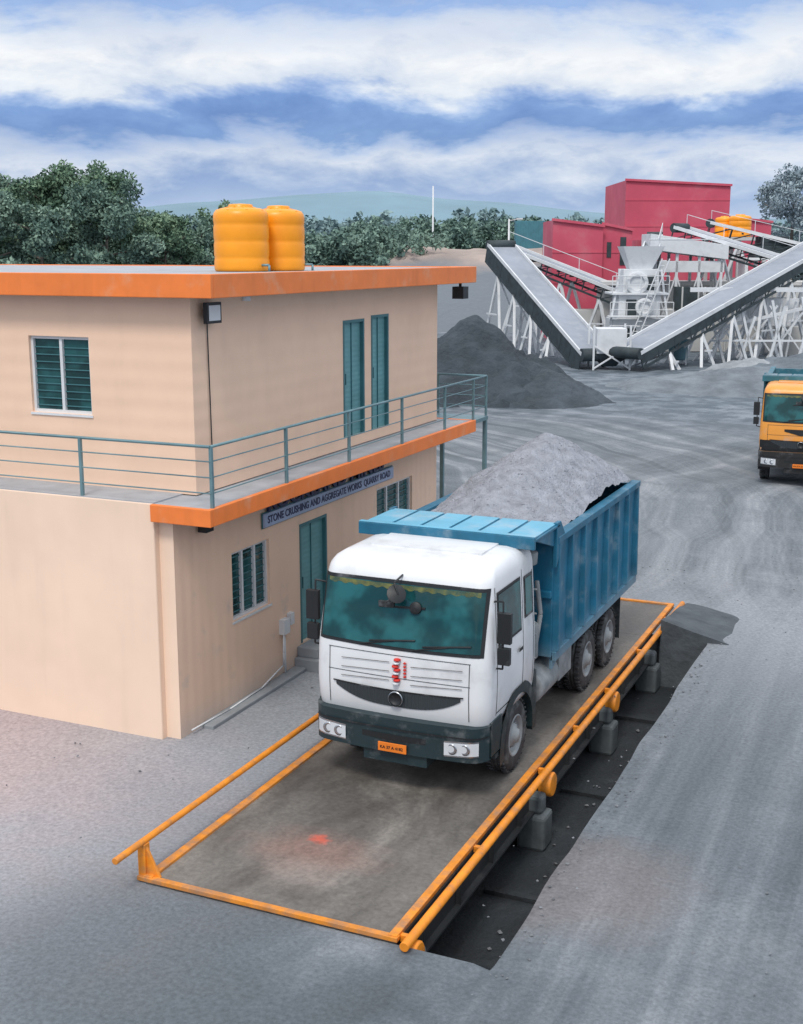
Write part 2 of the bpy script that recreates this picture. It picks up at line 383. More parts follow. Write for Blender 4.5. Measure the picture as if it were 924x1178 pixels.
# ------------------------------------------------------------ office building
ob=empty('office_building')
def wallX(bm,X,y0,y1,z0,z1,holes,mi,dep=.14):
    ysl=sorted({y0,y1,*[h[0] for h in holes],*[h[1] for h in holes]}); zsl=sorted({z0,z1,*[h[2] for h in holes],*[h[3] for h in holes]})
    for a,c in zip(ysl,ysl[1:]):
        for d,e in zip(zsl,zsl[1:]):
            my,mz=(a+c)/2,(d+e)/2
            if any(h[0]<my<h[1] and h[2]<mz<h[3] for h in holes): continue
            bm.add([(X,a,d),(X,c,d),(X,c,e),(X,a,e)],[(0,1,2,3)],mi)
    for h in holes:
        a,c,d,e=h; x=X-dep
        bm.add([(X,a,d),(X,c,d),(x,c,d),(x,a,d)],[(0,1,2,3)],mi); bm.add([(X,a,e),(x,a,e),(x,c,e),(X,c,e)],[(0,1,2,3)],mi)
        bm.add([(X,a,d),(x,a,d),(x,a,e),(X,a,e)],[(0,1,2,3)],mi); bm.add([(X,c,d),(X,c,e),(x,c,e),(x,c,d)],[(0,1,2,3)],mi)
def wallY(bm,Y,x0,x1,z0,z1,holes,mi,dep=.14):
    xl=sorted({x0,x1,*[h[0] for h in holes],*[h[1] for h in holes]}); zsl=sorted({z0,z1,*[h[2] for h in holes],*[h[3] for h in holes]})
    for a,c in zip(xl,xl[1:]):
        for d,e in zip(zsl,zsl[1:]):
            if any(h[0]<(a+c)/2<h[1] and h[2]<(d+e)/2<h[3] for h in holes): continue
            bm.add([(a,Y,d),(c,Y,d),(c,Y,e),(a,Y,e)],[(0,1,2,3)],mi)
    for h in holes:
        a,c,d,e=h; y=Y+dep
        bm.add([(a,Y,d),(c,Y,d),(c,y,d),(a,y,d)],[(0,3,2,1)],mi); bm.add([(a,Y,e),(a,y,e),(c,y,e),(c,Y,e)],[(0,3,2,1)],mi)
        bm.add([(a,Y,d),(a,y,d),(a,y,e),(a,Y,e)],[(0,3,2,1)],mi); bm.add([(c,Y,d),(c,Y,e),(c,y,e),(c,y,d)],[(0,3,2,1)],mi)
XW=-9.96; XL=-24
upH=[(19.82,20.68,3.72,5.82),(20.98,21.75,3.72,5.86)]
loH=[(15.93,17.08,1.36,2.46),(18.1,19.1,.38,2.48),(21.2,22.9,1.4,2.55)]
b=MB()
wallX(b,XW,15.03,24.2,3.535,6.40,upH,0); wallY(b,15.03,XL,XW,3.535,6.40,[(-12.88,-11.76,4.61,5.77),(-17.6,-16.4,4.61,5.77)],0)
b.add([(XW,24.2,0),(XL,24.2,0),(XL,24.2,6.4),(XW,24.2,6.4)],[(0,1,2,3)],0)
b.add([(XL,14.3,0),(XL,24.2,0),(XL,24.2,6.4),(XL,14.3,6.4)],[(0,1,2,3)],0)
b.build('upper_walls',[M['wall_up']],ob)
b=MB(); wallX(b,XW,14.4,24.2,0-.2,3.28,loH,0)
b.build('lower_side_wall',[M['wall_lo']],ob)
b=MB(); wallY(b,14.4,-10.2,XW,-.2,3.28,[],0); b.box(XL,-10.2,14.28,15.0,-.2,3.53,0)
b.build('lower_front_wall',[M['wall_fr']],ob,bevel=.02)
b=MB()
b.box(-10.2,-9.2,14.2,14.28,3.28,3.53,0); b.box(-9.28,-9.2,14.28,24.55,3.28,3.53,0); b.box(-10.4,-9.28,24.47,24.55,3.28,3.53,0)
b.box(XL,-9.4,14.7,14.78,6.38,6.71,0); b.box(-9.48,-9.4,14.78,25.0,6.38,6.71,0); b.box(XL,-9.48,24.92,25.0,6.38,6.71,0)
b.build('orange_fascia',[M['orange']],ob,bevel=.01)
b=MB()
b.box(-10.2,-9.28,14.28,24.47,3.30,3.52,0)
b.box(XL,-10.2,14.29,15.03,3.515,3.54,0)
b.box(XL,-9.48,14.78,24.92,6.41,6.69,0)
b.build('slabs',[M['balc']],ob)
b=MB()
def winX(a,c,d,e,n,x=XW):
    xi=x-.10
    b.box(xi-.03,xi,a,c,d,e,1)
    fr=.045
    b.box(xi,xi+.05,a,a+fr,d,e,0);b.box(xi,xi+.05,c-fr,c,d,e,0);b.box(xi,xi+.05,a+fr,c-fr,d,d+fr,0);b.box(xi,xi+.05,a+fr,c-fr,e-fr,e,0)
    for k in range(1,n):
        y=a+(c-a)*k/n; b.box(xi,xi+.05,y-.025,y+.025,d+fr,e-fr,0)
    zz=d+.1
    while zz<e-.08: b.box(xi+.003,xi+.02,a+fr,c-fr,zz,zz+.015,2); zz+=.11
def winY(a,c,d,e,n,y=15.03):
    yi=y+.06; fr=.045
    b.box(a,c,yi+.04,yi+.07,d,e,1)
    b.box(a,a+fr,yi-.01,yi+.04,d,e,0);b.box(c-fr,c,yi-.01,yi+.04,d,e,0);b.box(a+fr,c-fr,yi-.01,yi+.04,d,d+fr,0);b.box(a+fr,c-fr,yi-.01,yi+.04,e-fr,e,0)
    for k in range(1,n):
        x=a+(c-a)*k/n; b.box(x-.025,x+.025,yi-.01,yi+.04,d+fr,e-fr,0)
    zz=d+.1
    while zz<e-.08: b.box(a+fr,c-fr,yi+.02,yi+.037,zz,zz+.015,2); zz+=.11
    b.box(a-.02,c+.02,y-.02,y+.02,d-.035,d-.002,0)
winX(*loH[0],3); winX(*loH[2],3)
winY(-12.88,-11.76,4.61,5.77,2); winY(-17.6,-16.4,4.61,5.77,2)
b.box(XW,XW+.02,15.90,17.11,1.325,1.357,0)
b.build('windows',[M['white'],M['glass'],M['tealframe']],ob)
b=MB()
for h in upH+[loH[1]]:
    a,c,d,e=h; xi=XW-.06
    b.box(xi-.03,xi,a,c,d,e,0)
    b.box(xi,xi+.07,a,a+.05,d,e,1); b.box(xi,xi+.07,c-.05,c,d,e,1); b.box(xi,xi+.07,a+.05,c-.05,e-.05,e,1)
    b.box(xi,xi+.02,(a+c)/2-.008,(a+c)/2+.008,d,e-.05,1); b.box(xi,xi+.05,a+.12,a+.15,(d+e)/2-.1,(d+e)/2+.1,1)
b.build('doors',[M['teal'],M['tealframe']],ob)
b=MB()
b.box(XW,-9.2,17.85,19.5,-.02,.19,0); b.box(XW,-9.55,17.95,19.4,.19,.36,0); b.box(XW,-9.72,14.9,24.2,-.05,.05,0)
b.box(XW,-8.95,19.5,24.2,-.02,.10,0)
b.build('entrance_steps',[M['concrete']],ob,bevel=.015)
b=MB()
def rail_run(p,q,posts,h=.86,lo=3.53):
    p=Vector(p);q=Vector(q)
    for k,hh in enumerate((h,h*.76,h*.5,h*.24)):
        r=.022 if k==0 else .010
        b.cyl(p+Vector((0,0,hh)),q+Vector((0,0,hh)),r,0,8)
    for s_ in posts:
        c=p+(q-p)*s_; b.box(c.x-.022,c.x+.022,c.y-.022,c.y+.022,lo,lo+h,0)
rail_run((-9.25,14.32,3.53),(-9.25,25.3,3.53),[(y-14.32)/10.98 for y in (14.34,16.44,18.6,20.8,22.9,24.5,25.28)])
rail_run((-9.25,14.32,3.53),(-23.9,14.32,3.53),[(x)/14.65 for x in (2.2,4.35,6.5,8.6,10.7,12.8)])
rail_run((-9.25,25.3,3.53),(-11.5,25.3,3.53),[.5,1])
b.box(-11.5,-9.22,24.56,25.34,3.44,3.52,0)
b.box(-9.30,-9.22,25.22,25.30,0,3.44,0); b.box(-10.3,-10.22,25.22,25.30,0,3.44,0); b.box(-11.5,-11.42,25.22,25.3,0,3.44,0)
for k in range(17): b.box(-11.78-.26*k,-11.52-.26*k,24.6,25.3,3.3-.2*k,3.34-.2*k,0)
b.beam((-11.5,25.3,3.4),(-16,25.3,0),.05,.2,0); b.beam((-11.5,24.6,3.4),(-16,24.6,0),.05,.2,0)
b.build('railing_and_stair',[M['rail']],ob)
b=MB()
b.box(XW+.10,XW+.17,15.20,15.58,6.00,6.30,0); b.box(XW+.17,XW+.178,15.24,15.54,6.04,6.26,1)
b.box(XW,XW+.10,15.37,15.43,6.1,6.22,0)
b.pipe([(XW+.02,15.42,6.05),(XW+.02,15.44,4.8),(XW+.02,15.46,3.55)],.010,0,6)
b.box(XW+.05,XW+.2,14.95,15.15,3.0,3.2,0)
b.box(-9.75,-9.5,24.5,24.8,6.05,6.3,0); b.box(-9.65,-9.6,24.62,24.67,6.3,6.40,0)
b.build('floodlight',[M['black'],M['white']],ob,bevel=.01)
b=MB()
b.box(XW,XW+.1,17.35,17.55,.75,1.0,0); b.box(XW,XW+.08,17.62,17.74,.85,1.05,0); b.cyl((XW+.04,17.45,.75),(XW+.04,17.47,.05),.02,0)
b.pipe([(XW+.06,17.4,.8),(XW+.16,17.2,.5),(XW+.1,17.3,.25),(XW+.08,16.6,.07),(XW+.1,15.6,.06),(XW+.06,14.6,.07)],.013,0,6)
b.cyl((XW+.03,16.5,6.40),(XW+.03,16.5,6.28),.07,0)
b.build('meter_box_and_cables',[M['white']],ob)
M['signblue']=mat('sign_panel',(.40,.48,.66),.5,var=.1,dust=DUST,dust_amt=.2)
M['signink']=mat('sign_lettering',(.03,.035,.10),.5)
b=MB(); b.box(XW+.02,XW+.06,16.85,21.85,2.68,2.90,0); b.box(XW+.015,XW+.03,16.83,21.87,2.66,2.92,1)
b.build('signboard',[M['signblue'],M['tealframe']],ob)
text('sign_text_small','STONE CRUSHING AND AGGREGATE WORKS  QUARRY ROAD',.17,(XW+.062,16.95,2.735),(R(90),0,R(90)),M['signink'],ob,sx=.98)
text('sign_letters','ROCKLAND MINES',.36,(XW+.05,16.95,2.93),(R(90),0,R(90)),M['signink'],ob,.02,sx=1.45)

# ------------------------------------------------------------ roof tanks
def water_tank(x,y,z,r,h,rot=0):
    e=empty('water_tank',(x,y,z),rot); b=MB()
    prof=[(0,0),(r*.95,0),(r*.99,.02),(r,.06)]
    for z0 in (.20,.45,.70):
        prof+=[(r,h*z0-.05),(r*.988,h*z0-.03),(r*.98,h*z0),(r*.988,h*z0+.03),(r,h*z0+.05)]
    prof+=[(r,h*.82),(r*.975,h*.87),(r*.89,h*.915),(r*.7,h*.94),(r*.46,h*.95),(r*.44,h*.96),(r*.44,h*.99),(r*.38,h),(0,h*1.01)]
    b.lathe((0,0,0),(0,0,1),prof,0,48)
    for k in range(8):
        a=k*math.pi/4; b.beam((r*.45*math.cos(a),r*.45*math.sin(a),h*.95),(r*.9*math.cos(a),r*.9*math.sin(a),h*.90),.04,.03,0)
    b.build('tank_shell',[M['tank']],e)
    b=MB(); b.pipe([(r*.9,-.1,.1),(r+.12,-.1,.1),(r+.12,-.1,-.0)],.02,0); b.build('outlet_pipe',[M['rail']],e)
    return e
water_tank(-10.98,18.15,6.695,.455,1.08)
water_tank(-10.78,19.05,6.695,.44,1.08,.6)

# ------------------------------------------------------------ trucks
def truck(loc,rot,cabc,cab2,bodyc,canopyc,name='dump_truck',load=True,stripe=None):
    e=empty(name,loc,rot)
    mc=mat('cab_paint',cabc,.35,var=.04,dust=(.45,.45,.45),dust_amt=.14,bump=0,lowdust=(.9,1.4))
    mb_=mat('body_paint',bodyc,.5,var=.22,dust=(.25,.32,.36),dust_amt=.14,dust_scale=2.2,bump=.12,lowdust=(1.0,1.5),streak=.3)
    mcan=mat('canopy_paint',canopyc,.5,var=.1,dust=(.45,.5,.55),dust_amt=.25)
    mdk=mat('chassis_paint',(.025,.035,.04),.6,dust=(.20,.21,.21),dust_amt=.2,dust_scale=3)
    mbump=mat('bumper_paint',cab2,.45,dust=(.22,.23,.24),dust_amt=.05,dust_scale=3)
    mty=mat('tyre_rubber',(.03,.03,.032),.85,dust=(.18,.19,.19),dust_amt=.3,dust_scale=4,bump=.4,bscale=30)
    mrim=mat('rim_steel',(.28,.30,.31),.6,dust=(.24,.25,.25),dust_amt=.4,dust_scale=5)
    mgr=mat('grille_mesh',(.035,.045,.052),.5,ribs=('X',.05,.8))
    mlamp=mat('lamp_lens',(.62,.65,.68),.12,var=.1,bump=0); mred=mat('red_tassel',(.6,.03,.02),.7); mor=mat('plate_orange',(.85,.22,.02),.5)
    mchr=mat('chrome_ring',(.45,.47,.5),.25,metal=.9,bump=0)
    mblk=M['black']
    ZS=[.98,1.1,1.4,1.85,2.0,2.4,2.82,2.92,2.99,3.035,3.06]; YF=[.05,.02,.0,.02,.04,.12,.21,.26,.35,.48,.72]
    HW=[1.20,1.22,1.235,1.23,1.22,1.20,1.175,1.155,1.115,1.05,.92]; YB=[2.0]*7+[1.99,1.96,1.90,1.75]
    I=lambda z,A: float(np.interp(z,ZS,A))
    def fy(x,z,r=.18):
        hw=I(z,HW); a=min(abs(x)/hw,1)
        y=I(z,YF)+.06*a*a; d=max(0,abs(x)-(hw-r))
        return y+r-math.sqrt(max(0,r*r-min(d,r)**2))
    b=MB()
    zs=[.98,1.05,1.15,1.3,1.45,1.6,1.75,1.88,1.96,2.05,2.2,2.4,2.6,2.72,2.8,2.86,2.91,2.95,2.985,3.01,3.035,3.05,3.06]
    N=24; rows=[]
    for z in zs:
        hw=I(z,HW);yb=I(z,YB); row=[(-hw+.06,yb,z),(-hw,yb-.06,z),(-hw,1.4,z),(-hw,.95,z)]
        for k in range(-N,N+1):
            x=hw*math.sin(k/N*math.pi/2); row.append((x,fy(x,z),z))
        row+=[(hw,.95,z),(hw,1.4,z),(hw,yb-.06,z),(hw-.06,yb,z)]; rows.append(row)
    n=len(rows[0]); vs=[v for r_ in rows for v in r_]
    fs=[(j*n+i,j*n+(i+1)%n,(j+1)*n+(i+1)%n,(j+1)*n+i) for j in range(len(zs)-1) for i in range(n)]
    fs.append(tuple((len(zs)-1)*n+i for i in range(n))); fs.append(tuple(reversed(range(n))))
    b.add(vs,fs,0,True)
    b.box(-.8,.8,.95,1.75,3.055,3.085,0)
    b.build('cab',[mc],e)
    def fpatch(bm,x0,x1,zlo,zhi,off,mi,nu=24,nv=8):
        def fn(u,v):
            x=x0+(x1-x0)*u; zl=zlo(x) if callable(zlo) else zlo; zh=zhi(x) if callable(zhi) else zhi
            z=zl+(zh-zl)*v; k=I(z,HW); xx=max(-k,min(k,x))
            e1=.01; ta=(fy(min(k,xx+e1),z)-fy(max(-k,xx-e1),z))/(2*e1); L=math.sqrt(1+ta*ta)
            return (xx+off*ta/L, fy(xx,z)-off/L, z)
        bm.grid(fn,nu,nv,mi)
    def spatch(bm,sd,y0,y1,z0,z1,off,mi,z0b=None):
        def fn(u,v):
            y=y0+(y1-y0)*u; zl=z0 if z0b is None else z0+(z0b-z0)*u
            z=zl+(z1-zl)*v; return (sd*(I(z,HW)+off),y,z)
        bm.grid(fn,6,8,mi)
    b=MB()
    lo=lambda x:1.93+.02*(abs(x)/1.1)**2; hi=lambda x:2.82-.015*(abs(x)/1.1)**2
    fpatch(b,-1.15,1.15,lo,hi,.008,1,40,10)
    fpatch(b,-1.11,1.11,lambda x:lo(x)+.045,lambda x:hi(x)-.045,.014,0,40,10)
    for sd in (-1,1):
        spatch(b,sd,.46,1.38,1.98,2.72,.008,1); spatch(b,sd,.50,1.34,2.02,2.68,.014,0)
        spatch(b,sd,1.52,1.86,2.1,2.68,.008,1); spatch(b,sd,1.56,1.82,2.14,2.64,.014,0)
    b.build('cab_windows',[M['wglass'],mblk],e)
    b=MB()
    fpatch(b,-1.06,1.06,lambda x:2.705+.012*math.sin(x*40),2.762,.0165,0,60,2)
    b.build('windscreen_fringe',[mat('fringe_yellow',(.16,.15,.03),.3,var=.5,vscale=8,dust=(.01,.07,.07),dust_amt=.75,dust_scale=7,bump=0)],e)
    b=MB()
    fpatch(b,-.88,.88,lambda x:1.17+.19*(abs(x)/.88)**3,lambda x:1.385+.02*(abs(x)/.88)**2,.012,2,30,4)
    fpatch(b,-.92,.92,lambda x:1.385+.02*(abs(x)/.88)**2,lambda x:1.405+.02*(abs(x)/.88)**2,.018,0,30,1)
    for zc in (1.56,1.86): fpatch(b,-1.0,1.0,zc,zc+.008,.006,2,30,1)
    for sd in (-1,1): fpatch(b,sd*.98,sd*.99,1.1,1.86,.006,2,2,8)
    for sd in (-1,1):
        for yy in (.40,1.44): spatch(b,sd,yy,yy+.015,1.1,2.80,.004,0)
        spatch(b,sd,.42,1.44,1.12,1.135,.004,0); spatch(b,sd,1.2,1.36,1.72,1.77,.03,0)
        spatch(b,sd,1.98-.1,1.98-.085,1.1,2.7,.004,0)
    def bump_fn(zt,zb,off):
        def fn(u,v):
            x=-1.23+2.46*u; z=zb+(zt-zb)*v; a=abs(x)/1.23; d=max(0,abs(x)-1.0)
            return (x,-off+.09*a*a+(.24-math.sqrt(max(0,.24*.24-min(d,.24)**2))),z)
        return fn
    b.grid(bump_fn(1.04,.58,.10),40,2,1)
    b.grid(lambda u,v:(lambda p,q:(p[0],p[1]+(.4)*v,1.04))(bump_fn(1.04,.58,.10)(u,1),0),40,1,1)
    b.grid(lambda u,v:(lambda p:(p[0],p[1]+(.4)*v,.58))(bump_fn(1.04,.58,.10)(u,0)),40,1,1)
    b.grid(lambda u,v:(lambda p:(p[0],p[1]-.02,.90+.02*v))(bump_fn(1.04,.58,.10)(u,0)),40,1,0)
    b.grid(lambda u,v:(lambda p:(p[0]*.55,p[1]*.55-.055,.75+.08*v))(bump_fn(1.04,.58,.10)(u,0)),40,1,0)
    for sd in (-1,1):
        b.box(*sorted((sd*1.235,sd*1.18)),.22,.62,.6,1.06,1)
    b.box(-.45,.45,-.05,.35,.42,.58,1)
    b.build('bumper_and_trim',[mblk,mbump,mgr],e)
    b=MB()
    for sd in (-1,1):
        def hl(u,v,sd=sd,o=.012):
            x=sd*(.70+.44*u); p=bump_fn(1.0,.7,.10)((x+1.23)/2.46,0); return (x,p[1]-o,.66+.17*v+.02*u)
        b.grid(lambda u,v,sd=sd:(lambda p:(p[0]*1.0,p[1],p[2]+(.02 if v>.5 else -.02)))(hl(u,v,sd,.007)),8,3,1)
        b.grid(hl,8,3,0)
        for cx_ in (.80,.97): 
            p=hl((cx_-.70)/.44,.5,sd,.014); b.lathe((sd*cx_,p[1]+.012,p[2]),(0,-1,0),[(.07,0),(.075,.012),(.055,.014),(.03,.004),(0,.002)],1,16)
    b.build('headlamps',[mlamp,mchr],e)
    b=MB(); b.box(-.20,.20,-.145,-.125,.60,.72,0); b.build('number_plate',[mor],e,bevel=.004)
    text('plate_text','KA 37 A 4182',.056,(-.17,-.148,.64),(R(90),0,0),mblk,e,.001)
    b=MB()
    if load:
        for k in range(8):
            z_=1.50+.045*k
            b.lathe((.0+.015*math.sin(k*2.1),fy(0,z_)-.02,z_),(0,0,1),[(0,-.025),(.05,-.008),(.045,.01),(0,.02)],0 if k%3 else 1,8)
        for k in range(5): b.lathe((.12,fy(0,1.7)-.02,1.60+.045*k),(0,0,1),[(0,-.02),(.025,-.0),(0,.02)],0,8)
        for zc in (1.50,1.62,1.74): 
            for (xa,xb) in ((-.8,-.1),(.2,.9)): b.cyl((xa,fy(xa,zc)-.02,zc),(xb,fy(xb,zc+.04)-.02,zc+.03),.004,2,5)
    b.lathe((0,fy(0,1.3)-.02,1.29),(0,-1,0),[(.07,-.01),(.10,.0),(.10,.02),(.08,.025),(.075,.01),(0,.012)],2,24)
    b.lathe((0,fy(0,1.3)-.035,1.29),(0,-1,0),[(.09,-.01),(.105,.0),(.105,.010),(.095,.014)],3,24)
    b.build('emblem_and_garland',[mred,mlamp,mblk,mchr],e)
    b=MB()
    for x0,x1 in ((-.55,.0),(.2,.75)):
        b.cyl((x0,fy(x0,1.98)-.03,1.96),(x1,fy(x1,2.12)-.035,2.06),.01,0,6)
        b.cyl((x1-.40,fy(x1-.3,2.03)-.03,2.02),(x1+.25,fy(x1+.25,2.1)-.03,2.09),.012,0,6)
    b.pipe([(-.02,fy(0,2.9),2.88),(-.02,-.02,2.84),(.05,-.06,2.70),(-.12,-.06,2.58)],.016,0,6)
    b.lathe((.02,-.05,2.70),(.5,-.6,.5),[(0,-.03),(.11,-.02),(.13,.02),(0,.03)],0,14)
    b.box(-.22,-.0,-.07,-.03,2.52,2.60,0)
    b.lathe((.22,fy(.2,2.5)-.03,2.50),(.1,-1,.2),[(0,-.02),(.08,-.02),(.08,.02),(0,.03)],0,14)
    b.beam((-.3,fy(-.3,2.5)-.02,2.47),(.35,fy(.35,2.5)-.02,2.50),.02,.03,0)
    for sd in (-1,1):
        b.pipe([(sd*1.16,.40,2.62),(sd*1.33,.32,2.66),(sd*1.34,.30,1.78),(sd*1.20,.40,1.74)],.014,0,6)
        b.box(*sorted((sd*1.27,sd*1.45)),.26,.34,2.12,2.52,0); b.box(*sorted((sd*1.28,sd*1.44)),.26,.34,1.84,2.06,0)
    b.build('mirrors_and_wipers',[mblk],e,bevel=.012)
    def wheel(bm,x,y,sd,wd=.29):
        ax=(sd,0,0); h=wd/2
        bm.lathe((x,y,.5),ax,[(.27,-h),(.42,-h),(.475,-h+.03),(.5,-h+.07),(.5,-.04),(.485,-.035),(.485,-.02),(.5,-.015),(.5,.015),(.485,.02),(.485,.035),(.5,.04),(.5,h-.07),(.475,h-.03),(.42,h),(.30,h-.01),(.27,h-.02)],0,40)
        bm.lathe((x,y,.5),ax,[(.29,h-.01),(.27,h-.0),(.255,h-.06),(.235,h-.11),(.17,h-.09),(.155,h-.03),(.10,h-.01),(.09,h+.03),(0,h+.04)],1,32)
        for k in range(10):
            a=k*math.pi/5; bm.cyl((x+sd*(h-.10),y+.195*math.cos(a),.5+.195*math.sin(a)),(x+sd*(h-.06),y+.195*math.cos(a),.5+.195*math.sin(a)),.018,1,6)
        bm.cyl((x-sd*h,y,.5),(x+sd*(h-.1),y,.5),.25,0,16)
        for k in range(36):
            a=k*2*math.pi/36; c_,s_=math.cos(a),math.sin(a)
            for hh in (-.09,.09): bm.beam((x+hh-.035,y+.503*c_,.5+.503*s_),(x+hh+.035,y+.503*c_,.5+.503*s_),.04,.02,0)
    for y in (1.30,4.85,6.17):
        b=MB()
        for sd in (-1,1):
            if y<2: wheel(b,sd*1.06,y,sd)
            else: wheel(b,sd*1.08,y,sd,.27); wheel(b,sd*.76,y,sd,.27)
        b.cyl((-1,y,.5),(1,y,.5),.09,0,10)
        b.build('axle_wheels',[mty,mrim],e)
    b=MB()
    for x in (-.42,.42): b.box(x-.04,x+.04,.3,7.5,.78,1.04,0)
    for y in (.6,2.2,3.6,5.5,7.3): b.box(-.4,.4,y,y+.1,.8,1.0,0)
    b.box(-.5,.5,.2,1.9,.7,1.15,0)
    for sd in (-1,1):
        def fe(u,v,sd=sd):
            a=R(-12+200*u); return (sd*(.88+.36*v),1.30-.60*math.cos(a),.50+.60*math.sin(a))
        b.grid(fe,20,2,1)
        def fe2(u,v,sd=sd):
            a=R(-12+200*u); r=.60+.16*v; return (sd*(1.24+.002),1.30-r*math.cos(a),min(.50+r*math.sin(a),1.22))
        b.grid(fe2,20,1,1)
        b.box(*sorted((sd*.9,sd*1.22)),.42,.72,.50,.56,0); b.box(*sorted((sd*.9,sd*1.22)),1.95,2.1,.35,1.2,1)
        b.box(*sorted((sd*.85,sd*1.22)),6.85,6.88,.28,1.05,0)
    b.build('chassis',[mdk,mbump],e)
    b=MB()
    b.lathe((.95,2.35,.8),(0,1,0),[(0,0),(.24,0),(.28,.03),(.28,.85),(.24,.88),(0,.88)],0,20)
    b.box(-1.2,-.7,2.3,3.6,.55,1.05,0); b.box(.72,1.18,3.35,4.0,.6,1.05,0)
    b.lathe((1.0,2.22,1.30),(0,0,1),[(0,0),(.17,0),(.19,.03),(.19,.5),(.1,.56),(.08,.9),(.08,1.35),(.15,1.38),(.16,1.55),(0,1.6)],0,18)
    b.pipe([(1.0,2.1,1.3),(1.05,2.3,1.1),(.8,2.6,1.0)],.05,0,8)
    b.pipe([(1.1,2.4,2.4),(1.15,2.45,1.9),(1.08,2.4,1.3)],.035,0,8)
    for z_ in (1.35,1.7,2.0,2.35): b.beam((.7,2.12,z_),(1.2,2.12,z_),.03,.03,0)
    b.build('fuel_tank_and_air_intake',[mat('dusty_tank',(.20,.22,.23),.7,dust=(.36,.37,.38),dust_amt=.5,dust_scale=4)],e,bevel=.02)
    b=MB(); Y0,Y1,Z0,Z1,W=2.72,7.62,1.25,2.98,1.25
    b.box(-W+.03,W-.03,Y0,Y1,Z0-.06,Z0,0)
    for sd in (-1,1):
        b.box(*sorted((sd*(W-.06),sd*W)),Y0+.0,Y1,Z0-.05,Z1-.10,0)
        b.box(*sorted((sd*(W-.09),sd*(W+.07))),Y0,Y1+.02,Z1-.10,Z1,0)
        b.box(*sorted((sd*(W-.02),sd*(W+.06))),Y0,Y1,Z0-.12,Z0+.02,0)
        y=Y0+.02
        while y<Y1:
            b.add([(sd*W,y,Z0+.02),(sd*(W+.085),y+.02,Z0+.02),(sd*(W+.085),y+.10,Z0+.02),(sd*W,y+.12,Z0+.02),
                   (sd*W,y,Z1-.1),(sd*(W+.065),y+.02,Z1-.1),(sd*(W+.065),y+.10,Z1-.1),(sd*W,y+.12,Z1-.1)],
                   [(0,1,5,4),(1,2,6,5),(2,3,7,6),(0,3,2,1)] if sd>0 else [(4,5,1,0),(5,6,2,1),(6,7,3,2),(1,2,3,0)],0)
            y+=.68
        b.add([(sd*(W+.01),Y0,Z0),(sd*(W+.01),Y0+.75,Z0),(sd*(W+.01),Y0,Z0-.25),(sd*(W-.04),Y0,Z0),(sd*(W-.04),Y0+.75,Z0),(sd*(W-.04),Y0,Z0-.25)],[(0,1,2),(3,5,4),(0,2,5,3),(1,4,5,2)],0)
    b.box(-W,W,Y0-.06,Y0,Z0-.05,3.10,0)
    for x in (-.8,-.4,0,.4,.8): b.box(x-.05,x+.05,Y0-.13,Y0-.06,Z0,3.08,0)
    b.box(-W,W,Y0-.14,Y0-.06,2.1,2.2,0)
    b.box(-W+.02,W-.02,Y1,Y1+.07,Z0-.1,Z1-.06,0)
    for x in (-1,-.5,0,.5,1): b.box(x-.04,x+.04,Y1+.07,Y1+.13,Z0,Z1-.15,0)
    for sd in (-1,1):
        b.add([(sd*W,Y0-.08,2.55),(sd*W,Y0+.35,2.95),(sd*W,Y0+.1,3.20),(sd*W,Y0-.08,3.2),(sd*(W+.06),Y0-.08,2.55),(sd*(W+.06),Y0+.35,2.95),(sd*(W+.06),Y0+.1,3.2),(sd*(W+.06),Y0-.08,3.2)],
          [(0,1,2,3),(4,7,6,5),(0,4,5,1),(1,5,6,2),(2,6,7,3),(0,3,7,4)],0)
        b.add([(sd*1.22,1.70,3.14),(sd*1.22,Y0-.06,3.14),(sd*1.22,Y0-.06,2.85),(sd*1.27,1.70,3.14),(sd*1.27,Y0-.06,3.14),(sd*1.27,Y0-.06,2.85)],[(0,2,1),(3,4,5),(0,3,5,2)],0)
    b.box(-1.31,1.31,1.60,1.66,3.03,3.20,0); b.box(-1.31,1.31,1.66,Y0+.05,3.13,3.165,0)
    b.build('tipper_body',[mb_],e,bevel=.008)
    b=MB()
    xs_=np.linspace(-1.30,1.30,7)
    for a,c in zip(xs_,xs_[1:]): b.box(a+.025,c-.025,1.69,Y0+.02,3.166,3.185,0)
    b.box(-1.31,1.31,1.62,1.70,3.201,3.215,0)
    b.build('cab_canopy',[mcan],e,bevel=.004)
    if load:
        pa=lambda x,y,s,k:float(vnoise(np.array([x+9]),np.array([y+5.]),s,k)[0])
        def hf(u,v):
            x=-1.17+2.34*u; y=Y0+.02+(Y1-Y0-.03)*v
            dx_=abs(x-.05)/1.5; dy_=(y-6.15)/(2.6 if y>6.15 else 4.0)
            q=math.sqrt(dx_*dx_+dy_*dy_+.004)
            hgt=1.05*max(0,1.02-q)+pa(x,y,.55,4)*.12+pa(x,y,.2,6)*.06+pa(x,y,.09,7)*.05
            eg=min(1,(1.17-abs(x))/.18)
            return (x,y,2.91+max(-.03,hgt)*(.75+.25*eg))
        b=MB(); b.grid(hf,80,150,0)
        for k in range(500):
            u,v=random.random(),random.random(); p=hf(u,v); b.rock(p[0],p[1],p[2],random.uniform(.008,.028),0)
        b.build('stone_dust_load',[mat('stone_dust',(.285,.30,.34),.95,var=.22,vscale=5,bump=.9,bscale=26,bdist=.05)],e)
    if stripe:
        b=MB(); fpatch(b,-1.2,1.2,1.06,1.40,.010,0,30,3); fpatch(b,-.5,.5,lambda x:1.56+.25*abs(x),1.75,.012,0,12,2)
        for sd in (-1,1): spatch(b,sd,.45,1.95,1.2,1.34,.006,0)
        b.build('cab_stripe',[mblk],e)
    return e
